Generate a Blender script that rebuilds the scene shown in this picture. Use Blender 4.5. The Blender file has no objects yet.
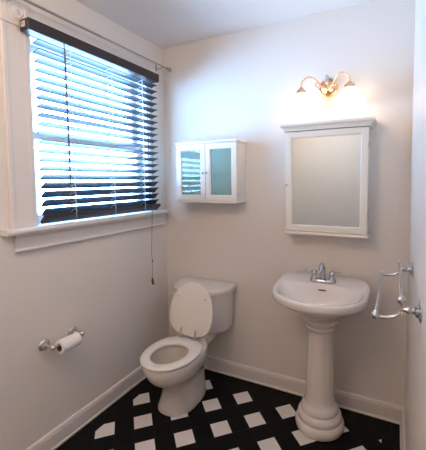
import bpy, bmesh, math
from mathutils import Vector, Matrix
PI = math.pi
C = bpy.context.scene.collection
H = 2.44; W = 1.702; YF = -2.75          # room height, width, front wall

# ------------------------------------------------------------ materials
def mat(name, col, rough=.5, metal=0, spec=.5, emis=None, es=0, trans=0, coat=0, bump=0, bscale=200, ior=1.45, vary=0):
    m = bpy.data.materials.new(name); m.use_nodes = True
    nt = m.node_tree; b = nt.nodes['Principled BSDF']
    b.inputs['Base Color'].default_value = (*col, 1)
    b.inputs['Roughness'].default_value = rough
    b.inputs['Metallic'].default_value = metal
    b.inputs['Specular IOR Level'].default_value = spec
    b.inputs['IOR'].default_value = ior
    b.inputs['Transmission Weight'].default_value = trans
    b.inputs['Coat Weight'].default_value = coat
    if emis:
        b.inputs['Emission Color'].default_value = (*emis, 1); b.inputs['Emission Strength'].default_value = es
    if bump or vary:
        tc = nt.nodes.new('ShaderNodeTexCoord')
        n = nt.nodes.new('ShaderNodeTexNoise'); n.inputs['Scale'].default_value = bscale; n.inputs['Detail'].default_value = 3
        nt.links.new(tc.outputs['Object'], n.inputs['Vector'])
        if bump:
            bp = nt.nodes.new('ShaderNodeBump'); bp.inputs['Strength'].default_value = bump; bp.inputs['Distance'].default_value = .002
            nt.links.new(n.outputs['Fac'], bp.inputs['Height']); nt.links.new(bp.outputs['Normal'], b.inputs['Normal'])
        if vary:
            mx = nt.nodes.new('ShaderNodeMix'); mx.data_type = 'RGBA'
            mx.inputs['A'].default_value = (*[c * (1 - vary) for c in col], 1); mx.inputs['B'].default_value = (*[min(1, c * (1 + vary)) for c in col], 1)
            nt.links.new(n.outputs['Fac'], mx.inputs['Factor']); nt.links.new(mx.outputs['Result'], b.inputs['Base Color'])
    return m

M = {}
M['wall'] = mat('wall_paint', (.80, .745, .69), .42, spec=.45, bump=.12, bscale=90)
M['ceil'] = mat('ceiling_paint', (.90, .86, .85), .7, spec=.3, bump=.06, bscale=60)
M['trim'] = mat('trim_paint', (.79, .73, .685), .33, spec=.5, bump=.04, bscale=40)
M['cab'] = mat('cabinet_paint', (.86, .77, .655), .35, bump=.03, bscale=50)
M['porc'] = mat('porcelain', (.81, .755, .71), .12, coat=.5, bump=.01, bscale=15)
M['seat'] = mat('seat_enamel', (.84, .79, .72), .2, coat=.3, bump=.01, bscale=15)
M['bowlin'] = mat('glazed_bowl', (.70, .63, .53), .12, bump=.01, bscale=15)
M['chrome'] = mat('chrome', (.82, .82, .84), .09, 1, bump=.01, bscale=40)
M['satin'] = mat('satin_chrome', (.58, .58, .60), .2, 1, bump=.01, bscale=40)
M['nickel'] = mat('brushed_nickel', (.62, .60, .57), .28, 1, bump=.05, bscale=300)
M['bronze'] = mat('rod_metal', (.42, .37, .32), .35, .9, bump=.05, bscale=200)
M['copper'] = mat('copper_gold', (.88, .52, .33), .25, 1, bump=.03, bscale=100)
M['slat'] = mat('dark_slat', (.010, .018, .032), .45, spec=.35, bump=.08, bscale=120)  # blue pushed into the dark grey, standing in for sky light on the slats
M['rail'] = mat('dark_brown_rail', (.040, .026, .024), .4, bump=.08, bscale=120)
M['cord'] = mat('pale_cord', (.75, .78, .8), .8, bump=.2, bscale=900)
M['dcord'] = mat('brown_cord', (.16, .12, .10), .8, bump=.2, bscale=900)
M['tassel'] = mat('dark_tassel', (.035, .025, .02), .4, bump=.05)
M['dark'] = mat('dark_slot', (.035, .012, .008), .8, bump=.05)
M['paper'] = mat('tissue_paper', (.88, .85, .82), .95, spec=.1, bump=.4, bscale=400)
M['card'] = mat('cardboard', (.20, .13, .09), .9, bump=.2, bscale=300)
M['mirror'] = mat('mirror_silver', (.72, .82, .88), .03, 1, bump=.003, bscale=5)  # bluish tint stands in for daylight in the reflection
M['bulb'] = mat('lit_bulb', (1, 1, 1), .5, emis=(1, .80, .58), es=3, bump=.01)
M['water'] = mat('water', (.7, .75, .7), .02, trans=.8, ior=1.33, bump=.01)

def shade_mat():
    m = bpy.data.materials.new('frosted_lit_glass'); m.use_nodes = True; nt = m.node_tree; nt.nodes.clear()
    o = nt.nodes.new('ShaderNodeOutputMaterial'); tr = nt.nodes.new('ShaderNodeBsdfTranslucent'); df = nt.nodes.new('ShaderNodeBsdfDiffuse')
    gl = nt.nodes.new('ShaderNodeBsdfGlossy'); gl.inputs['Roughness'].default_value = .15
    tr.inputs['Color'].default_value = (1, .97, .90, 1); df.inputs['Color'].default_value = (.9, .9, .85, 1)
    em = nt.nodes.new('ShaderNodeEmission'); em.inputs['Color'].default_value = (.95, 1.0, .86, 1); em.inputs['Strength'].default_value = .30
    tc = nt.nodes.new('ShaderNodeTexCoord'); wv = nt.nodes.new('ShaderNodeTexNoise'); wv.inputs['Scale'].default_value = 30
    bp = nt.nodes.new('ShaderNodeBump'); bp.inputs['Strength'].default_value = .1
    nt.links.new(tc.outputs['Object'], wv.inputs['Vector']); nt.links.new(wv.outputs['Fac'], bp.inputs['Height']); nt.links.new(bp.outputs['Normal'], gl.inputs['Normal'])
    a = nt.nodes.new('ShaderNodeMixShader'); a.inputs[0].default_value = .3
    b = nt.nodes.new('ShaderNodeMixShader'); b.inputs[0].default_value = .06
    s = nt.nodes.new('ShaderNodeAddShader')
    nt.links.new(tr.outputs[0], a.inputs[1]); nt.links.new(df.outputs[0], a.inputs[2])
    nt.links.new(a.outputs[0], b.inputs[1]); nt.links.new(gl.outputs[0], b.inputs[2])
    tp_ = nt.nodes.new('ShaderNodeBsdfTransparent'); c = nt.nodes.new('ShaderNodeMixShader'); c.inputs[0].default_value = .2
    nt.links.new(b.outputs[0], c.inputs[1]); nt.links.new(tp_.outputs[0], c.inputs[2])
    nt.links.new(c.outputs[0], s.inputs[0]); nt.links.new(em.outputs[0], s.inputs[1]); nt.links.new(s.outputs[0], o.inputs[0])
    return m
M['shade'] = shade_mat()

def glass_mat(name, tint, rough, mixdiff, dcol):
    m = bpy.data.materials.new(name); m.use_nodes = True; nt = m.node_tree; nt.nodes.clear()
    o = nt.nodes.new('ShaderNodeOutputMaterial'); t = nt.nodes.new('ShaderNodeBsdfTransparent'); t.inputs[0].default_value = (*tint, 1)
    g = nt.nodes.new('ShaderNodeBsdfGlossy'); g.inputs['Roughness'].default_value = rough
    d = nt.nodes.new('ShaderNodeBsdfDiffuse'); d.inputs[0].default_value = (*dcol, 1)
    tc = nt.nodes.new('ShaderNodeTexCoord'); n = nt.nodes.new('ShaderNodeTexNoise'); n.inputs['Scale'].default_value = 25
    bp = nt.nodes.new('ShaderNodeBump'); bp.inputs['Strength'].default_value = .03; bp.inputs['Distance'].default_value = .002
    nt.links.new(tc.outputs['Object'], n.inputs['Vector']); nt.links.new(n.outputs['Fac'], bp.inputs['Height']); nt.links.new(bp.outputs['Normal'], g.inputs['Normal'])
    lw = nt.nodes.new('ShaderNodeLayerWeight'); pw = nt.nodes.new('ShaderNodeMath'); pw.operation = 'POWER'; pw.inputs[1].default_value = 5
    f = nt.nodes.new('ShaderNodeMath'); f.operation = 'MULTIPLY_ADD'; f.inputs[1].default_value = .9; f.inputs[2].default_value = .05
    nt.links.new(lw.outputs['Facing'], pw.inputs[0]); nt.links.new(pw.outputs[0], f.inputs[0])
    a = nt.nodes.new('ShaderNodeMixShader'); a.inputs[0].default_value = mixdiff
    b = nt.nodes.new('ShaderNodeMixShader')
    nt.links.new(t.outputs[0], a.inputs[1]); nt.links.new(d.outputs[0], a.inputs[2])
    nt.links.new(f.outputs[0], b.inputs[0]); nt.links.new(a.outputs[0], b.inputs[1]); nt.links.new(g.outputs[0], b.inputs[2])
    nt.links.new(b.outputs[0], o.inputs[0])
    return m
M['pane'] = glass_mat('window_glass', (.95, .98, 1), .02, 0.0, (.8, .9, .9))
M['cabglass'] = glass_mat('tinted_cabinet_glass', (.78, .92, .90), .05, .22, (.60, .76, .74))

def floor_mat():
    m = bpy.data.materials.new('checker_tile'); m.use_nodes = True; nt = m.node_tree; b = nt.nodes['Principled BSDF']
    L = nt.links.new
    def mth(op, *a):
        n = nt.nodes.new('ShaderNodeMath'); n.operation = op
        for i, v in enumerate(a):
            if isinstance(v, (int, float)): n.inputs[i].default_value = v
            else: L(v, n.inputs[i])
        return n.outputs[0]
    tc = nt.nodes.new('ShaderNodeTexCoord'); sp = nt.nodes.new('ShaderNodeSeparateXYZ'); L(tc.outputs['Object'], sp.inputs[0])
    x, y = sp.outputs[0], sp.outputs[1]
    s = .1493
    X = mth('SUBTRACT', x, .7515); Y = mth('SUBTRACT', y, -.1988)
    u = mth('DIVIDE', mth('ADD', X, Y), 2 * s); v = mth('DIVIDE', mth('SUBTRACT', X, Y), 2 * s)
    def dist(q, off):  # distance to the nearest integer
        return mth('ABSOLUTE', mth('SUBTRACT', mth('FRACT', mth('ADD', q, off)), .5))
    du, dv = dist(u, .5), dist(v, .5)
    white = mth('MULTIPLY', mth('LESS_THAN', du, .244), mth('LESS_THAN', dv, .244))
    inb = mth('MULTIPLY', mth('MULTIPLY', mth('GREATER_THAN', x, .112), mth('LESS_THAN', x, W - .113)), mth('LESS_THAN', y, -.122))
    white = mth('MULTIPLY', white, inb)
    # grout between the diagonal tiles, and across the border tiles
    gu = mth('LESS_THAN', mth('ABSOLUTE', mth('SUBTRACT', du, .25)), .005); gv = mth('LESS_THAN', mth('ABSOLUTE', mth('SUBTRACT', dv, .25)), .005)
    gd = mth('MULTIPLY', mth('MAXIMUM', gu, gv), inb)
    edge = mth('MAXIMUM', mth('LESS_THAN', mth('ABSOLUTE', mth('SUBTRACT', x, .1105)), .0016), mth('LESS_THAN', mth('ABSOLUTE', mth('SUBTRACT', y, -.1205)), .0016))
    bx = mth('LESS_THAN', mth('ABSOLUTE', mth('SUBTRACT', mth('FRACT', mth('DIVIDE', y, .1056)), .5)), .016)
    by = mth('LESS_THAN', mth('ABSOLUTE', mth('SUBTRACT', mth('FRACT', mth('DIVIDE', x, .1056)), .5)), .016)
    gb = mth('MAXIMUM', mth('MULTIPLY', bx, mth('MAXIMUM', mth('LESS_THAN', x, .11), mth('GREATER_THAN', x, W - .112))), mth('MULTIPLY', by, mth('GREATER_THAN', y, -.12)))
    gr = mth('MINIMUM', mth('ADD', mth('ADD', gd, gb), edge), 1)
    ns = nt.nodes.new('ShaderNodeTexNoise'); ns.inputs['Scale'].default_value = 9; L(tc.outputs['Object'], ns.inputs['Vector'])
    blk = nt.nodes.new('ShaderNodeMix'); blk.data_type = 'RGBA'; L(ns.outputs['Fac'], blk.inputs['Factor'])
    blk.inputs['A'].default_value = (.0045, .0045, .005, 1); blk.inputs['B'].default_value = (.009, .009, .010, 1)
    mg = nt.nodes.new('ShaderNodeMix'); mg.data_type = 'RGBA'; L(gr, mg.inputs['Factor']); L(blk.outputs['Result'], mg.inputs['A']); mg.inputs['B'].default_value = (.030, .019, .017, 1)
    mw = nt.nodes.new('ShaderNodeMix'); mw.data_type = 'RGBA'; L(white, mw.inputs['Factor']); L(mg.outputs['Result'], mw.inputs['A']); mw.inputs['B'].default_value = (.80, .76, .72, 1)
    L(mw.outputs['Result'], b.inputs['Base Color'])
    b.inputs['Roughness'].default_value = .45; b.inputs['Specular IOR Level'].default_value = .10
    bp = nt.nodes.new('ShaderNodeBump'); bp.inputs['Strength'].default_value = .15; bp.inputs['Distance'].default_value = .001; bp.invert = True
    L(gr, bp.inputs['Height']); L(bp.outputs['Normal'], b.inputs['Normal'])
    return m
M['floor'] = floor_mat()

# ------------------------------------------------------------ mesh helpers
def obj(name, bm, m, parent=None, smooth=False, label=None):
    bmesh.ops.recalc_face_normals(bm, faces=bm.faces)
    me = bpy.data.meshes.new(name); bm.to_mesh(me); bm.free()
    ms = m if isinstance(m, (list, tuple)) else [m]
    for k in ms: me.materials.append(M[k])
    if smooth:
        for p in me.polygons: p.use_smooth = True
        try: me.set_sharp_from_angle(angle=math.radians(38))
        except Exception: pass
    o = bpy.data.objects.new(name, me); C.objects.link(o)
    if parent is not None:
        o.parent = parent; o.matrix_parent_inverse = world(parent).inverted()
    if label: o['label'] = label
    return o
def world(o):
    m = Matrix.Translation(o.location)
    return m if o.parent is None else o.parent.matrix_basis @ o.matrix_parent_inverse @ m if False else (world(o.parent) @ o.matrix_parent_inverse @ m)
def thing(name, label, cat, loc, group=None):
    o = bpy.data.objects.new(name, None); C.objects.link(o); o.location = loc; o.empty_display_size = .05
    o['label'] = label; o['category'] = cat
    if group: o['group'] = group
    return o
def struct(o, label=None):
    o['kind'] = 'structure'
    if label: o['label'] = label
    return o
def box(bm, x0, x1, y0, y1, z0, z1, bev=0, seg=1):
    r = bmesh.ops.create_cube(bm, size=1)
    vs = r['verts']
    for v in vs:
        v.co = Vector(((x0 + x1) / 2 + v.co.x * (x1 - x0), (y0 + y1) / 2 + v.co.y * (y1 - y0), (z0 + z1) / 2 + v.co.z * (z1 - z0)))
    if bev:
        es = list({e for v in vs for e in v.link_edges})
        bmesh.ops.bevel(bm, geom=es, offset=bev, segments=seg, affect='EDGES', profile=.5)
    return bm
def nb(): return bmesh.new()
def bx(*a, **k): return box(nb(), *a, **k)
def loft(bm, rings, cap0=True, cap1=True, closed=True):
    vr = [[bm.verts.new(p) for p in r] for r in rings]
    n = len(rings[0])
    for a, b in zip(vr, vr[1:]):
        for i in range(n if closed else n - 1):
            j = (i + 1) % n
            bm.faces.new((a[i], a[j], b[j], b[i]))
    if cap0: bm.faces.new(vr[0][::-1])
    if cap1: bm.faces.new(vr[-1])
    return bm
def axisM(d):
    return Vector(d).normalized().to_track_quat('Z', 'Y').to_matrix()
def lathe(bm, prof, org, d=(0, 0, 1), n=32, cap0=True, cap1=True, lobes=0, amp=0):
    R = axisM(d); o = Vector(org); rings = []
    for r, h in prof:
        ring = []
        for i in range(n):
            t = 2 * PI * i / n; q = r * (1 + (amp * abs(math.cos(lobes * t / 2)) if lobes else 0))
            ring.append(o + R @ Vector((q * math.cos(t), q * math.sin(t), h)))
        rings.append(ring)
    return loft(bm, rings, cap0, cap1)
def tube(bm, pts, r, n=10, cap=True):
    pts = [Vector(p) for p in pts]; rings = []
    ref = Vector((.31, .22, .93)).normalized()
    up = None
    for i, p in enumerate(pts):
        t = (pts[min(i + 1, len(pts) - 1)] - pts[max(i - 1, 0)]).normalized()
        if up is None:
            up = (ref - t * ref.dot(t)).normalized()
        else: up = (up - t * up.dot(t)).normalized()
        s = t.cross(up); rr = r[i] if isinstance(r, (list, tuple)) else r
        rings.append([p + (up * math.cos(2 * PI * k / n) + s * math.sin(2 * PI * k / n)) * rr for k in range(n)])
    return loft(bm, rings, cap, cap)
def spline(P, k=8):
    P = [Vector(p) for p in P]; out = []
    Q = [P[0] * 2 - P[1]] + P + [P[-1] * 2 - P[-2]]
    for i in range(1, len(Q) - 2):
        for j in range(k):
            t = j / k; a, b, c, d = Q[i - 1], Q[i], Q[i + 1], Q[i + 2]
            out.append(.5 * ((2 * b) + (c - a) * t + (2 * a - 5 * b + 4 * c - d) * t * t + (3 * b - a - 3 * c + d) * t ** 3))
    out.append(P[-1]); return out
def ball(bm, c, r, sx=1, sy=1, sz=1, n=16):
    m = Matrix.Translation(c) @ Matrix.Diagonal((sx, sy, sz, 1))
    bmesh.ops.create_uvsphere(bm, u_segments=n, v_segments=n // 2 + 2, radius=r, matrix=m); return bm
def prism(bm, prof, fn, a, b):
    """profile points (p,q) swept from a to b; fn(p,q,t) -> xyz"""
    return loft(bm, [[fn(p, q, a) for p, q in prof], [fn(p, q, b) for p, q in prof]])
def frame(bm, x0, x1, z0, z1, w, y0, y1, bev=.002):
    """rectangular door or sash frame in the xz plane"""
    outer = [(x0, z0), (x1, z0), (x1, z1), (x0, z1)]; inner = [(x0 + w, z0 + w), (x1 - w, z0 + w), (x1 - w, z1 - w), (x0 + w, z1 - w)]
    vs = []
    i2 = [(x0 + w - .006, z0 + w - .006), (x1 - w + .006, z0 + w - .006), (x1 - w + .006, z1 - w + .006), (x0 + w - .006, z1 - w + .006)]
    for pts, y in ((outer, y1), (outer, y0 + bev), ([(x0 + bev, z0 + bev), (x1 - bev, z0 + bev), (x1 - bev, z1 - bev), (x0 + bev, z1 - bev)], y0), (i2, y0), (inner, y0 + .005), (inner, y1)):
        vs.append([bm.verts.new((px, y, pz)) for px, pz in pts])
    for a, b in zip(vs, vs[1:] + vs[:1]):
        for i in range(4):
            j = (i + 1) % 4; bm.faces.new((a[i], a[j], b[j], b[i]))
    return bm

# ------------------------------------------------------------ the room shell
T = .16
WY0, WY1, WZ0, WZ1 = -1.04, -.19, 1.185, 2.155       # window opening in the left wall
struct(obj('floor', bx(-T, W + T, YF - T, T, -.06, 0), 'floor'), 'black and white diagonal tile floor')
struct(obj('ceiling', bx(-T, W + T, YF - T, T, H, H + .06), 'ceil'), 'white painted ceiling')
struct(obj('wall_back', bx(-T, W + T, 0, T, 0, H), 'wall'), 'painted wall behind toilet and sink')
b = nb()
box(b, -T, 0, YF, WY0, 0, H); box(b, -T, 0, WY1, 0, 0, H); box(b, -T, 0, WY0, WY1, 0, WZ0); box(b, -T, 0, WY0, WY1, WZ1, H)
struct(obj('wall_left', b, 'wall'), 'painted wall holding the window')
struct(obj('wall_right', bx(W, W + T, YF, 0, 0, H), 'wall'), 'painted wall holding the towel rack')
struct(obj('wall_front', bx(-T, W + T, YF - T, YF, 0, H), 'wall'), 'painted wall opposite the sink')

BP = [(0, 0), (.022, 0), (.022, .008), (.019, .011), (.015, .012), (.015, .080), (.013, .084), (.013, .090), (.008, .098), (0, .100)]
b = nb(); loft(b, [[(0, -p, q) for p, q in BP], [(W, -p, q) for p, q in BP]])
struct(obj('baseboard_back', b, 'trim'), 'white baseboard below the sink wall')
b = nb(); loft(b, [[(p, YF, q) for p, q in BP], [(p, -.028, q) for p, q in BP]])
struct(obj('baseboard_left', b, 'trim'), 'white baseboard below the window wall')
b = nb(); loft(b, [[(W - p, YF, q) for p, q in BP], [(W - p, -.028, q) for p, q in BP]])
struct(obj('baseboard_right', b, 'trim'), 'white baseboard below the towel rack')

# ------------------------------------------------------------ window_1
win = bpy.data.objects.new('window_1', None); C.objects.link(win); win.location = (0, -.615, WZ0)
struct(win, 'white framed sash window in the left wall')
CP = [(0, 0), (.014, 0), (.018, .004), (.018, .018), (.0155, .026), (.0145, .036), (.014, .0625), (.0145, .089), (.0155, .099), (.018, .107), (.018, .121), (.014, .125), (0, .125)]
for y0 in (-1.165, -.19):
    b = nb(); loft(b, [[(p, y0 + q, 1.212) for p, q in CP], [(p, y0 + q, 2.16) for p, q in CP]]); obj('casing', b, 'trim', win)
b = nb(); loft(b, [[(p, -1.04, 2.162 + q) for p, q in CP], [(p, -.19, 2.162 + q) for p, q in CP]]); obj('casing', b, 'trim', win)
for yc in (-1.1025, -.1275):
    b = nb(); box(b, 0, .024, yc - .0655, yc + .0655, 2.1605, 2.29, bev=.003)
    rb = obj('rosette_block', b, 'trim', win)
    b = nb(); lathe(b, [(.050, 0), (.050, .003), (.046, .007), (.042, .003), (.036, .002), (.030, .006), (.024, .002), (.018, .003), (.010, .008), (.001, .010)], (.0235, yc, 2.225), (1, 0, 0), 32, cap0=True)
    obj('rosette_disc', b, 'trim', rb, True)
SP = [(-.10, 1.180), (.050, 1.180), (.058, 1.184), (.062, 1.194), (.060, 1.204), (.052, 1.211), (-.10, 1.211)]
b = nb()
loft(b, [[(p, -1.04, q) for p, q in SP], [(p, -.19, q) for p, q in SP]])
SP2 = [(max(p, 0), q) for p, q in SP]
loft(b, [[(p * .93, -1.205, 1.1955 + (q - 1.1955) * .8) for p, q in SP2], [(p, -1.199, q) for p, q in SP2], [(p, -1.04, q) for p, q in SP2]])
loft(b, [[(p, -.19, q) for p, q in SP2], [(p, -.050, q) for p, q in SP2], [(p * .93, -.044, 1.1955 + (q - 1.1955) * .8) for p, q in SP2]])
obj('window_sill', b, 'trim', win)
AP = [(0, 1.092), (.016, 1.092), (.022, 1.097), (.022, 1.103), (.014, 1.109), (.014, 1.160), (.024, 1.168), (.024, 1.180), (0, 1.180)]
b = nb(); loft(b, [[(p, -1.152, q) for p, q in AP], [(p, -.072, q) for p, q in AP]]); obj('apron', b, 'trim', win)
b = nb()
box(b, -.15, .004, -1.0405, -1.028, 1.211, 2.155); box(b, -.15, .004, -.202, -.1895, 1.211, 2.155); box(b, -.15, .004, -1.028, -.202, 2.142, 2.1555)
obj('jamb', b, 'trim', win)
def sash(z0, z1, xf, sw=.042):
    b = nb(); y0, y1 = -1.028, -.202
    box(b, xf - .032, xf, y0, y0 + sw, z0, z1, bev=.003); box(b, xf - .032, xf, y1 - sw, y1, z0, z1, bev=.003)
    box(b, xf - .032, xf, y0 + sw, y1 - sw, z0, z0 + .045, bev=.003); box(b, xf - .032, xf, y0 + sw, y1 - sw, z1 - .038, z1, bev=.003)
    s = obj('sash', b, 'trim', win)
    obj('pane', bx(xf - .018, xf - .014, y0 + sw, y1 - sw, z0 + .045, z1 - .038), 'pane', s)
    return s
sash(1.211, 1.69, -.062)
sash(1.655, 2.142, -.098)

# ------------------------------------------------------------ venetian blind
bl = thing('venetian_blind', 'dark wooden slatted blind covering the bright window on the left wall', 'window blind', (.06, -.615, 2.13))
b = nb(); box(b, .026, .092, -1.088, -.162, 2.136, 2.190, bev=.003)
hr = obj('headrail', b, 'rail', bl, label='dark brown headrail')
obj('mounting_clip', bx(.040, .072, -1.0925, -1.0885, 2.150, 2.178, bev=.001), 'chrome', hr, label='shiny metal clip')
b = nb()
n = 20
def tilt(k):
    tab = {9: -14, 10: -15, 11: -16, 12: -17, 13: -19, 14: -23, 15: -29, 16: -36, 17: -40, 18: -42, 19: -43}
    return math.radians(tab.get(k, -11 if k < 5 else -13.5))
ZS = [2.108 - .0436 * k for k in range(n)]
for k, z in enumerate(ZS):
    a = tilt(k); prof = []
    for s in range(7):
        u = -1 + s / 3; prof.append((u * .025, .0032 * (1 - u * u) + .0018))
    for s in range(6, -1, -1):
        u = -1 + s / 3; prof.append((u * .025, .0032 * (1 - u * u) - .0018))
    f = lambda p, q: (.051 + p * math.cos(a) + q * math.sin(a), z - p * math.sin(a) + q * math.cos(a))
    loft(b, [[(f(p, q)[0], yy, f(p, q)[1]) for p, q in prof] for yy in (-1.030, -.168)])
obj('slats', b, 'slat', bl)
a = math.radians(-46)
b = nb(); box(b, -.027, .027, -1.036, -.150, -.009, .009, bev=.004, seg=2)
bmesh.ops.rotate(b, verts=b.verts, cent=(0, 0, 0), matrix=Matrix.Rotation(a, 3, 'Y'))
bmesh.ops.translate(b, verts=b.verts, vec=(.050, 0, 1.243)); obj('bottom_rail', b, 'rail', bl, label='thick dark brown bottom rail')
for yy in (-.865, -.59, -.325):
    b = nb()
    for xx in (.0235, .0785): tube(b, [(xx, yy, 2.137), (xx, yy, 1.235)], .0011, 6)
    for k, z in enumerate(ZS):
        aa = tilt(k); zz = z - .0035
        tube(b, [(.0235, yy, zz + .028 * math.sin(aa) + .0), (.0785, yy, zz - .028 * math.sin(aa))], .0009, 5)
        tube(b, [(.0790, yy - .006, z - .020 * math.sin(aa) - .008), (.0790, yy + .006, z - .020 * math.sin(aa) - .026)], .0014, 5)
    obj('ladder_cord', b, 'cord', bl, label='pale ladder cord')
b = nb(); tube(b, [(.086, -.905, 2.140), (.089, -.905, 2.11), (.090, -.905, 2.08), (.090, -.902, 1.30)], [.0025, .0025, .0042, .0042], 8)
obj('tilt_wand', b, 'dcord', bl, label='thin dark tilt wand')
b = nb(); tube(b, spline([(.084, -.245, 2.140), (.086, -.247, 1.8), (.086, -.25, 1.45), (.083, -.262, 1.20), (.080, -.268, 1.05), (.080, -.276, .93), (.080, -.270, .87), (.080, -.272, .80), (.080, -.272, .738)], 5), .0013, 6)
lc = obj('lift_cord', b, 'dcord', bl, label='brown pull cord')
for (yy, z) in ((-.274, .725), (-.268, .706)):
    b = nb(); lathe(b, [(.002, .018), (.005, .012), (.007, 0), (.008, -.012), (.005, -.016)], (.080, yy, z), (0, 0, 1), 12)
    obj('tassel', b, 'tassel', lc, True)
b = nb(); ball(b, (.080, -.269, .862), .005, sz=1.4, n=10); obj('cord_joiner', b, 'tassel', lc, True)

# ------------------------------------------------------------ curtain rod
cr = thing('curtain_rod', 'thin metal curtain rod mounted above the blind with a knobbed end', 'curtain rod', (.085, -.6, 2.262))
b = nb(); tube(b, [(.085, -1.40, 2.262), (.085, -.66, 2.262)], .0065, 12); tube(b, [(.085, -.68, 2.262), (.085, -.070, 2.262)], .0052, 12)
obj('rod', b, 'bronze', cr, True)
for s, y0 in ((1, -.070), (-1, -1.40)):
    b = nb(); lathe(b, [(.006, 0), (.010, .002), (.010, .010), (.006, .013), (.006, .018), (.012, .026), (.0145, .036), (.012, .046), (.007, .052), (.003, .055)], (.085, y0, 2.262), (0, s, 0), 16)
    obj('finial', b, 'bronze', cr, True)
for yy in (-.115, -1.20):
    b = nb(); box(b, .0242, .030, yy - .010, yy + .010, 2.235, 2.285, bev=.002) if yy > -1 else box(b, 0, .006, yy - .010, yy + .010, 2.235, 2.285, bev=.002)
    tube(b, [(.028 if yy > -1 else .004, yy, 2.250), (.078, yy, 2.250)], .004, 8)
    tube(b, [(.085 + .0095 * math.cos(t), yy, 2.262 + .0095 * math.sin(t)) for t in [PI + PI * k / 8 for k in range(9)]], .0028, 6)
    obj('bracket', b, 'bronze', cr, True)

# ------------------------------------------------------------ glass-door cabinet on the back wall
gc = thing('wall_cabinet', 'white wall cabinet with two tinted glass doors above the toilet', 'cabinet', (.455, 0, 1.28))
X0, X1, Z0, Z1, D = .218, .694, 1.278, 1.700, -.148
b = nb(); FX = D + .020
box(b, X0, X0 + .014, FX, 0, Z0 + .012, Z1 - .012); box(b, X1 - .014, X1, FX, 0, Z0 + .012, Z1 - .012)
box(b, X0 + .014, X1 - .014, -.006, 0, Z0 + .012, Z1 - .012)
box(b, X0 - .004, X1 + .004, D - .006, 0, Z0, Z0 + .014, bev=.004, seg=2)
box(b, X0 - .006, X1 + .008, D - .010, 0, Z1 - .016, Z1, bev=.004, seg=2)
obj('carcass', b, 'cab', gc)
obj('shelf', bx(X0 + .014, X1 - .014, FX + .004, -.006, 1.480, 1.492), 'cab', gc)
xm = (X0 + X1) / 2
for s, (a0, a1) in enumerate(((X0, xm - .0015), (xm + .0015, X1))):
    b = nb(); frame(b, a0, a1, Z0 + .0155, Z1 - .0175, .040, D, D + .018)
    d = obj('door', b, 'cab', gc)
    obj('pane', bx(a0 + .036, a1 - .036, D + .008, D + .011, Z0 + .0515, Z1 - .0535), 'cabglass', d, label='greenish glass pane')
    kx = (a1 - .013) if s == 0 else (a0 + .013)
    b = nb(); lathe(b, [(.003, 0), (.003, .006), (.0075, .010), (.0085, .015), (.006, .019), (.001, .020)], (kx, D + .0005, 1.483), (0, -1, 0), 16)
    obj('knob', b, 'bronze', d, True, label='small metal knob')
    hx = a0 - .001 if s == 0 else a1 + .001
    for hz in (1.335, 1.640):
        b = nb(); tube(b, [(hx, D + .014, hz - .014), (hx, D + .014, hz + .014)], .003, 8); obj('hinge', b, 'nickel', d, True)

# ------------------------------------------------------------ mirrored medicine cabinet
mc = thing('medicine_cabinet', 'white mirror-fronted medicine cabinet with a moulded top above the sink', 'cabinet', (1.255, 0, 1.10))
X0, X1, Z0, Z1, D = 1.018, 1.492, 1.104, 1.722, -.128
b = nb(); box(b, X0 + .004, X1 - .004, D + .020, 0, Z0 + .014, Z1); box(b, X0 - .006, X1 + .006, D - .008, 0, Z0 - .004, Z0 + .014, bev=.004, seg=2)
obj('carcass', b, 'cab', mc)
def ringb(o, z): return [(X0 - o, 0, z), (X0 - o, D - o, z), (X1 + o, D - o, z), (X1 + o, 0, z)]
b = nb(); loft(b, [ringb(o, z) for o, z in ((.002, 1.7225), (.010, 1.7225), (.010, 1.730), (.014, 1.733), (.018, 1.741), (.026, 1.747), (.030, 1.750), (.030, 1.764), (.027, 1.767))])
obj('cornice', b, 'cab', mc)
b = nb(); frame(b, X0 + .002, X1 - .002, Z0 + .016, Z1 - .003, .040, D, D + .019, bev=.003)
d = obj('door', b, 'cab', mc)
obj('mirror', bx(X0 + .038, X1 - .038, D + .006, D + .010, Z0 + .052, Z1 - .039), 'mirror', d, label='plain mirror glass')
b = nb(); lathe(b, [(.0035, 0), (.0035, .007), (.008, .011), (.009, .016), (.006, .020), (.001, .021)], (X0 + .010, D + .0005, 1.402), (0, -1, 0), 16)
obj('knob', b, 'nickel', d, True, label='tiny dark metal knob')
for hz in (1.215, 1.62):
    b = nb(); tube(b, [(X1 + .001, D + .014, hz - .016), (X1 + .001, D + .014, hz + .016)], .003, 8); obj('hinge', b, 'nickel', d, True)

# ------------------------------------------------------------ two-arm wall light
vl = thing('wall_light', 'copper-coloured two-arm wall light with lit frosted bell shades above the mirror', 'light', (1.247, 0, 1.985))
b = nb(); lathe(b, [(.058, 0), (.058, .006), (.052, .012), (.046, .013), (.042, .020), (.024, .026), (.018, .034), (.012, .040), (.001, .042)], (1.247, 0, 1.985), (0, -1, 0), 40)
bp_ = obj('backplate', b, 'copper', vl, True)
b = nb(); tube(b, [(1.247 + .047 * math.cos(2 * PI * k / 36), -.020, 1.985 + .047 * math.sin(2 * PI * k / 36)) for k in range(37)], .0042, 8, cap=False)
obj('rim_ring', b, 'copper', bp_, True)
b = nb(); lathe(b, [(.002, -.012), (.011, 0), (.016, .012), (.010, .024), (.013, .032), (.006, .044), (.001, .050)], (1.247, -.045, 2.005), (0, 0, 1), 16)
obj('finial', b, 'nickel', bp_, True, label='pale grey finial')
lamp_x = []
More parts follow.
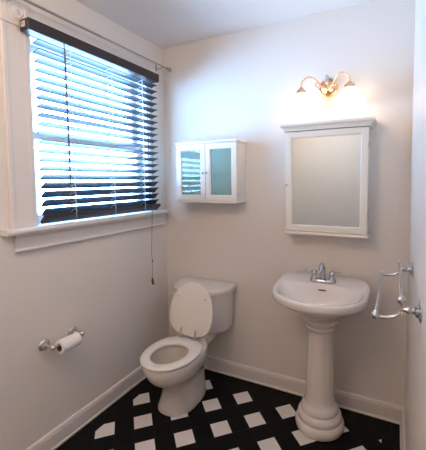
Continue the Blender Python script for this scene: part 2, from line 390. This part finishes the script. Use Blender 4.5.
for s in (-1, 1):
    xs = 1.247 + s * .137; lamp_x.append(xs)
    b = nb()
    path = spline([(1.247 + s * .010, -.034, 1.975), (1.247 + s * .034, -.055, 1.990), (1.247 + s * .050, -.075, 2.010), (1.247 + s * .074, -.095, 2.030), (1.247 + s * .102, -.105, 2.033), (1.247 + s * .128, -.110, 2.014), (xs, -.110, 1.990), (xs, -.110, 1.966)], 7)
    tube(b, path, .0048, 10)
    # scroll curling back below the arm
    tube(b, spline([(1.247 + s * .050, -.070, 2.012), (1.247 + s * .060, -.072, 1.992), (1.247 + s * .050, -.070, 1.978), (1.247 + s * .036, -.062, 1.982)], 6), .0034, 8)
    arm = obj('arm', b, 'copper', vl, True)
    b = nb(); lathe(b, [(.006, .014), (.012, .010), (.016, .002), (.026, -.004), (.029, -.014), (.029, -.022), (.024, -.026)], (xs, -.110, 1.966), (0, 0, 1), 24)
    obj('socket_cap', b, 'copper', arm, True)
    # bell shade with a fluted flared edge
    prof = [(.026, 1.944), (.034, 1.938), (.050, 1.925), (.060, 1.908), (.066, 1.892), (.076, 1.878), (.090, 1.868)]
    b = nb(); R = []
    def rg(r, z, th):
        k = max(0, (1.90 - z) / .032)
        return [(xs + (r - th) * (1 + .035 * k * math.cos(8 * t)) * math.cos(t), -.110 + (r - th) * (1 + .035 * k * math.cos(8 * t)) * math.sin(t), z - .004 * k * math.cos(8 * t)) for t in [2 * PI * i / 64 for i in range(64)]]
    for r, z in prof: R.append(rg(r, z, 0))
    for r, z in reversed(prof): R.append(rg(r, z - .001, .003))
    loft(b, R, False, False); sh = obj('shade', b, 'shade', vl, True, label='frosted white bell glass')
    b = nb(); lathe(b, [(.012, .02), (.014, 0), (.024, -.016), (.026, -.030), (.018, -.046), (.002, -.053)], (xs, -.110, 1.925), (0, 0, 1), 20)
    obj('bulb', b, 'bulb', sh, True)

# ------------------------------------------------------------ oval rings
def ring(cx, yc, z, a, bf, bb, nf=2.0, nbk=2.0, n=64, lift=None):
    out = []
    for i in range(n):
        t = 2 * PI * i / n; c, s = math.cos(t), math.sin(t)
        e, bq = (nf, bf) if s < 0 else (nbk, bb)
        x = a * math.copysign(abs(c) ** (2 / e), c); y = bq * math.copysign(abs(s) ** (2 / e), s)
        zz = z + (lift(yc + y) if lift else 0)
        out.append((cx + x, yc + y, zz))
    return out

# ------------------------------------------------------------ toilet
TX = .434
to = thing('toilet', 'white two-piece toilet with its lid raised in the corner under the glass-door cabinet', 'toilet', (TX, -.38, 0))
b = nb()
S = [  # z, yc, a, bf, bb, nf, nb
    (0, -.40, .124, .170, .190, 2.4, 2.6), (.012, -.40, .126, .172, .192, 2.4, 2.6), (.05, -.40, .116, .160, .190, 2.3, 2.6), (.12, -.40, .104, .150, .188, 2.2, 2.6),
    (.18, -.41, .100, .150, .190, 2.1, 2.6), (.225, -.43, .104, .180, .20, 2.0, 2.5), (.26, -.46, .132, .205, .22, 2.0, 2.4), (.295, -.49, .150, .205, .24, 2.0, 2.3),
    (.335, -.51, .163, .205, .26, 2.0, 2.3), (.368, -.515, .167, .205, .27, 2.0, 2.3), (.380, -.515, .165, .203, .27, 2.0, 2.3), (.385, -.515, .158, .197, .265, 2.0, 2.3)]
rings = [ring(TX - .040 * max(0, 1 - z / .27), yc + .02 * max(0, 1 - z / .2), z, a, bf, bb, nf, nk) for z, yc, a, bf, bb, nf, nk in S]
for z, yc, a, bf, bb in ((.384, -.545, .118, .144, .150), (.370, -.545, .112, .136, .135), (.33, -.545, .112, .130, .12), (.27, -.53, .09, .10, .10), (.21, -.50, .06, .06, .07), (.185, -.48, .035, .035, .04)):
    rings.append(ring(TX, yc, z, a, bf, bb))
loft(b, rings)
box(b, TX - .110, TX + .075, -.36, -.09, .315, .3848, bev=.02, seg=3)
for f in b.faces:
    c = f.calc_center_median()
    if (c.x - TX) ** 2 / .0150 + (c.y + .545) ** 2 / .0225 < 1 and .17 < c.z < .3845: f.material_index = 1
bowl = obj('bowl', b, ['porc', 'bowlin'], to, True)
b = nb(); lathe(b, [(.001, 0), (.056, .0)], (TX, -.50, .222), (0, 0, 1), 32, cap0=False, cap1=False)
for v in b.verts: v.co.y = -.50 + (v.co.y + .50) * 1.1
obj('water', b, 'water', bowl)
# tank, front bowed
def tank_ring(z, a, bf, yb=-.022):
    return ring(.396, -.075, z, a, bf, -.075 * -1 + yb, 2.5, 9, 72)
b = nb(); loft(b, [tank_ring(z, a, bf) for z, a, bf in ((.386, .182, .138), (.390, .196, .150), (.405, .203, .157), (.50, .207, .160), (.60, .210, .166), (.656, .213, .169))])
tk = obj('tank', b, 'porc', to, True)
b = nb(); loft(b, [tank_ring(z, a, bf, -.016) for z, a, bf in ((.6565, .216, .172), (.660, .226, .182), (.680, .229, .185), (.690, .225, .181), (.695, .212, .168), (.697, .19, .15))])
obj('tank_lid', b, 'porc', to, True)
b = nb(); lathe(b, [(.011, 0), (.011, .008), (.006, .011)], (.268, -.214, .634), (0, -1, 0), 16)
tube(b, [(.270, -.228, .634), (.245, -.231, .632), (.212, -.228, .628)], [.006, .0055, .008], 10)
obj('flush_lever', b, 'porc', to, True)
# seat
SY = -.530
b = nb(); so = []
OUT = dict(a=.167, bf=.200, bb=.190, nf=2.0, nbk=2.6)
def sr(k, z): return ring(TX, SY, z, OUT['a'] - k, OUT['bf'] - k, OUT['bb'] - k, 2.0, 2.6)
def hr_(k, z): return ring(TX, SY - .012, z, .102 - k, .130 - k, .112 - k, 2.0, 2.1)
rs = [sr(.006, .3865), sr(.001, .391), sr(0, .398), sr(.004, .404), sr(.014, .4075), hr_(-.016, .4075), hr_(-.004, .404), hr_(0, .397), hr_(-.003, .3865)]
loft(b, rs + [rs[0]], False, False)
bmesh.ops.remove_doubles(b, verts=b.verts, dist=1e-6)
obj('seat', b, 'seat', to, True)
# raised lid leaning on the tank lid
b = nb(); LH = .348; rr = []
hz, hy = .414, -.338
ang = math.atan2(.075, LH)
def lidring(k, d):
    out = []
    for i in range(64):
        t = 2 * PI * i / 64; c, s = math.cos(t), math.sin(t)
        e = 2.7 if s < 0 else 2.05
        x = (.166 - k) * math.copysign(abs(c) ** (2 / e), c)
        v = (LH * .42 - k) * math.copysign(abs(s) ** (2 / e), s) if s < 0 else (LH * .58 - k) * math.copysign(abs(s) ** (2 / e), s)
        v += LH * .42
        out.append((TX + x, hy + v * math.sin(ang) - d * math.cos(ang), hz + v * math.cos(ang) + d * math.sin(ang)))
    return out
loft(b, [lidring(.010, 0), lidring(.002, .002), lidring(0, .008), lidring(.003, .014), lidring(.012, .016)])
ld = obj('lid', b, 'seat', to, True)
for s in (-1, 1):
    b = nb(); v = .255; p = Vector((TX + s * .105, hy + v * math.sin(ang) - .0155, hz + v * math.cos(ang)))
    lathe(b, [(.010, 0), (.010, .006), (.006, .009), (.001, .010)], p, (0, -1, .2), 14); obj('bumper', b, 'porc', ld, True)
for s in (-1, 1):
    b = nb(); x = TX + s * .056
    box(b, x - .007, x + .007, -.372, -.358, .408, .418, bev=.002)
    tube(b, [(x, -.366, .412), (x, -.366, .422), (x, -.360, .445), (x, -.352, .470)], [.008, .0075, .0055, .0050], 10)
    obj('hinge', b, 'nickel', to, True, label='metal seat hinge')

# ------------------------------------------------------------ pedestal sink
SX = 1.256
ps = thing('pedestal_sink', 'white pedestal sink with ringed column and chrome faucet under the mirror', 'sink', (SX, -.23, 0))
def lift(y):
    t = min(1, max(0, (y + .36) / .30)); return .032 * t * t * (3 - 2 * t)
b = nb(); rings = []
for z, yc, a, bf, bb in ((.648, -.22, .070, .070, .070), (.650, -.22, .098, .098, .098), (.672, -.22, .112, .115, .11), (.700, -.22, .145, .160, .14), (.730, -.235, .195, .205, .17), (.752, -.245, .228, .230, .195), (.765, -.25, .250, .246, .215)):
    rings.append(ring(SX, yc, z, a, bf, bb, 2.0, 2.3, 80))
for z, k in ((.776, .004), (.784, 0), (.806, 0), (.814, .004), (.818, .012)):
    rings.append(ring(SX, -.25, z, .260 - k, .258 - k, .232 - k, 2.25, 3.2, 80, lift))
rings.append(ring(SX, -.25, .815, .238, .232, .090, 2.2, 2.6, 80, lambda y: lift(y) * .8))
rings.append(ring(SX, -.25, .811, .230, .224, .070, 2.2, 2.4, 80, lambda y: lift(y) * .7))
for z, yc, a, bf, bb in ((.800, -.255, .222, .212, .064), (.775, -.265, .200, .180, .068), (.735, -.28, .155, .130, .07), (.705, -.29, .095, .080, .06), (.698, -.29, .03, .03, .03)):
    rings.append(ring(SX, yc, z, a, bf, bb, 2.1, 2.2, 80))
loft(b, rings)
bs = obj('basin', b, 'porc', ps, True)
b = nb(); lathe(b, [(.020, 0), (.020, .003), (.014, .004), (.012, .001), (.001, .001)], (SX, -.29, .6985), (0, 0, 1), 20); obj('drain', b, 'chrome', bs, True)
b = nb(); box(b, SX - .022, SX + .022, -.1925, -.1885, .7895, .7965, bev=.0015); 
bmesh.ops.rotate(b, verts=b.verts, cent=(SX, -.19, .793), matrix=Matrix.Rotation(math.radians(-12), 3, 'X'))
bmesh.ops.translate(b, verts=b.verts, vec=(.004, -.0035, .001))
obj('overflow_slot', b, 'dark', bs, label='dark overflow slot')
b = nb(); P = [(.134, 0), (.139, .006), (.140, .030), (.134, .046), (.124, .054), (.124, .064), (.126, .072), (.122, .086), (.110, .096), (.104, .100), (.106, .110), (.106, .120), (.098, .134), (.090, .142), (.084, .156),
    (.082, .20), (.078, .35), (.073, .50), (.070, .575), (.074, .580), (.080, .586), (.080, .594), (.074, .600), (.078, .608), (.090, .618), (.096, .626), (.100, .636), (.100, .6475)]
lathe(b, P, (SX, -.215, 0), (0, 0, 1), 48)
# shallow facets on the shaft
for v in b.verts:
    if .16 < v.co.z < .57:
        t = math.atan2(v.co.y + .215, v.co.x - SX); k = 1 - .045 * abs(math.sin(5 * t)) * min(1, (v.co.z - .16) / .05, (.57 - v.co.z) / .03)
        v.co.x = SX + (v.co.x - SX) * k; v.co.y = -.215 + (v.co.y + .215) * k
obj('pedestal', b, 'porc', ps, True)
# faucet
FY, FZ = -.150, .832
b = nb(); R = []
for z, k in ((-.004, 0), (.008, 0), (.014, .003), (.018, .009)):
    R.append(ring(SX, FY, FZ + z, .076 - k, .026 - k, .026 - k, 3, 3, 40))
loft(b, R)
tube(b, spline([(SX, FY + .004, FZ + .012), (SX, FY + .004, FZ + .050), (SX, FY - .002, FZ + .085), (SX, FY - .024, FZ + .106), (SX, FY - .052, FZ + .104), (SX, FY - .074, FZ + .084), (SX, FY - .078, FZ + .070)], 6),
     [.017] * 4 + [.014] * 8 + [.0125] * 12 + [.0115] * 13, 14)
tube(b, [(SX, FY + .020, FZ + .016), (SX, FY + .022, FZ + .070)], .003, 8); ball(b, (SX, FY + .022, FZ + .072), .005, n=10)
fa = obj('faucet', b, 'satin', ps, True, label='chrome two-handle faucet')
for s in (-1, 1):
    x = SX + s * .051; b = nb()
    lathe(b, [(.021, 0), (.021, .006), (.015, .014), (.014, .028), (.018, .034), (.016, .046), (.008, .054), (.001, .056)], (x, FY, FZ + .014), (0, 0, 1), 20)
    tube(b, [(x, FY, FZ + .054), (x + s * .026, FY - .004, FZ + .061), (x + s * .050, FY - .008, FZ + .064)], [.006, .005, .0062], 10)
    obj('handle', b, 'satin', fa, True, label='chrome lever handle')

# ------------------------------------------------------------ toilet paper holder and roll
tp = thing('toilet_paper_holder', 'brushed metal toilet paper holder with two round posts on the left wall', 'toilet paper holder', (0, -.945, .583))
for y in (-1.030, -.862):
    b = nb(); lathe(b, [(.030, 0), (.030, .004), (.027, .008), (.020, .011), (.018, .017), (.010, .020), (.007, .026), (.0065, .052), (.009, .058), (.011, .064)], (0, y, .583), (1, 0, 0), 24)
    fl = obj('post', b, 'nickel', tp, True)
    b = nb(); ball(b, (.073, y, .583), .0155, n=18); obj('end_knob', b, 'nickel', fl, True)
b = nb(); tube(b, [(.073, -1.022, .583), (.073, -.870, .583)], .0065, 12); obj('roller', b, 'nickel', tp, True)
b = nb(); c = (.077, -.945, .570); n = 40
R = []
for r, y in ((.021, -1.000), (.0345, -1.000), (.036, -.9985), (.036, -.8915), (.0345, -.890), (.021, -.890)):
    R.append([(c[0] + r * math.cos(2 * PI * i / n), y, c[2] + r * math.sin(2 * PI * i / n)) for i in range(n)])
loft(b, R + [R[0]], False, False); bmesh.ops.remove_doubles(b, verts=b.verts, dist=1e-6)
# loose end of the sheet
loft(b, [[(c[0] - .0345, -.995, .566), (c[0] - .0370, -.995, .566), (c[0] - .0370, -.893, .566), (c[0] - .0345, -.893, .566)], [(c[0] - .0350, -.995, .528), (c[0] - .0365, -.995, .528), (c[0] - .0365, -.893, .528), (c[0] - .0350, -.893, .528)]])
tr = thing('toilet_paper_roll', 'partly used white toilet paper roll hanging on the metal wall holder', 'toilet paper', (c[0], -.945, .534))
obj('tissue', b, 'paper', tr, True)
b = nb(); R = []
for r, y in ((.0195, -.9995), (.0208, -.9995), (.0208, -.8905), (.0195, -.8905)):
    R.append([(c[0] + r * math.cos(2 * PI * i / 24), y, c[2] + r * math.sin(2 * PI * i / 24)) for i in range(24)])
loft(b, R + [R[0]], False, False); bmesh.ops.remove_doubles(b, verts=b.verts, dist=1e-6)
obj('core', b, 'card', tr, True, label='brown cardboard tube')

# ------------------------------------------------------------ double towel rack on the right wall
tw = thing('towel_rack', 'chrome double-bar towel rack with curved arms on the right wall beside the sink', 'towel rack', (W, -.78, 1.06))
for y in (-1.05, -.58):
    b = nb(); lathe(b, [(.030, 0), (.030, .003), (.027, .006), (.020, .008), (.016, .014), (.009, .018), (.008, .026), (.010, .030), (.010, .034), (.0065, .040), (.006, .050)], (W, y, 1.060), (-1, 0, 0), 28)
    pl = obj('wall_plate', b, 'satin', tw, True)
    b = nb(); tube(b, spline([(1.651, y, 1.086), (1.655, y, 1.074), (1.655, y, 1.060), (1.646, y, 1.044), (1.630, y, 1.034), (1.612, y, 1.029), (1.597, y, 1.029), (1.585, y, 1.033)], 6), .0052, 10)
    obj('arm', b, 'satin', tw, True)
    for x, z in ((1.585, 1.033), (1.651, 1.088)):
        b = nb(); ball(b, (x, y - .002 if y < -.8 else y + .002, z), .0125 if y < -.8 else .0085, n=16); obj('end_ball', b, 'satin', tw, True)
for x, z in ((1.585, 1.033), (1.651, 1.088)):
    b = nb(); tube(b, [(x, -1.05, z), (x, -.58, z)], .0058, 12); obj('bar', b, 'satin', tw, True)

# ------------------------------------------------------------ added out-of-view fill, shaped as a ceiling fixture, for ambient light
cl = thing('added_fill_light', 'added out-of-view fill light shaped as a round frosted ceiling fixture', 'light', (.75, -1.95, H))
b = nb(); lathe(b, [(.15, 0), (.15, .02), (.14, .024)], (.75, -1.95, H), (0, 0, -1), 32); obj('base', b, 'nickel', cl, True)
M['fill_glow'] = mat('fill_glow_glass', (.9, .9, .9), .4, emis=(1, .86, .72), es=2.0, bump=.01)  # glow of the added fill fixture
b = nb(); lathe(b, [(.135, .024), (.132, .045), (.115, .065), (.08, .08), (.04, .087), (.001, .089)], (.75, -1.95, H), (0, 0, -1), 32); obj('fill_dome', b, 'fill_glow', cl, True)

# ------------------------------------------------------------ light
def light(name, typ, loc, energy, col, rot=(0, 0, 0), **k):
    l = bpy.data.lights.new(name, typ); l.energy = energy; l.color = col
    for a, v in k.items(): setattr(l, a, v)
    o = bpy.data.objects.new(name, l); C.objects.link(o); o.location = loc; o.rotation_euler = rot; return o
for xs in lamp_x:
    light('bulb_light', 'POINT', (xs, -.110, 1.890), 1.6, (1, .62, .34), shadow_soft_size=.03)
light('fill_point_light', 'POINT', (.75, -1.95, 2.30), 14.5, (1, .75, .54), shadow_soft_size=.12)  # added ambient fill under the invented ceiling fixture
po = light('window_portal', 'AREA', (-.155, -.615, 1.67), 1, (1, 1, 1), (0, -PI / 2, 0), shape='RECTANGLE', size=.97, size_y=.85)
po.data.cycles.is_portal = True

w = bpy.data.worlds.new('outdoor_sky'); bpy.context.scene.world = w; w.use_nodes = True; nt = w.node_tree
bg = nt.nodes['Background']; tc = nt.nodes.new('ShaderNodeTexCoord'); sp = nt.nodes.new('ShaderNodeSeparateXYZ'); nt.links.new(tc.outputs['Generated'], sp.inputs[0])
rp = nt.nodes.new('ShaderNodeValToRGB'); nt.links.new(sp.outputs[2], rp.inputs[0])
e = rp.color_ramp.elements; e[0].position = 0; e[0].color = (.33, .61, 1, 1); e[1].position = .7; e[1].color = (.22, .50, .95, 1)
x = e.new(.2); x.color = (.32, .60, 1, 1)
nt.links.new(rp.outputs[0], bg.inputs[0]); bg.inputs[1].default_value = 21.0

# ------------------------------------------------------------ camera
R = Vector((0.8980765981, 0.4397670847, -0.0079583359)); U = Vector((-0.0221739352, 0.0633387284, 0.9977457202)); F = Vector((-0.4392797975, 0.8958756145, -0.0666343966))
cd = bpy.data.cameras.new('camera'); cam = bpy.data.objects.new('camera', cd); C.objects.link(cam)
cam.matrix_world = Matrix(((R.x, U.x, -F.x, 1.63144), (R.y, U.y, -F.y, -2.06542), (R.z, U.z, -F.z, 1.42618), (0, 0, 0, 1)))
cd.sensor_fit = 'HORIZONTAL'; cd.sensor_width = 36; cd.lens = 326.28 / 426 * 36
cd.shift_x = -23.35 / 426; cd.shift_y = -22.13 / 426; cd.clip_start = .02
s = bpy.context.scene; s.camera = cam
s.view_settings.view_transform = 'Standard'; s.view_settings.look = 'None'; s.view_settings.gamma = 1; s.view_settings.exposure = 0.7
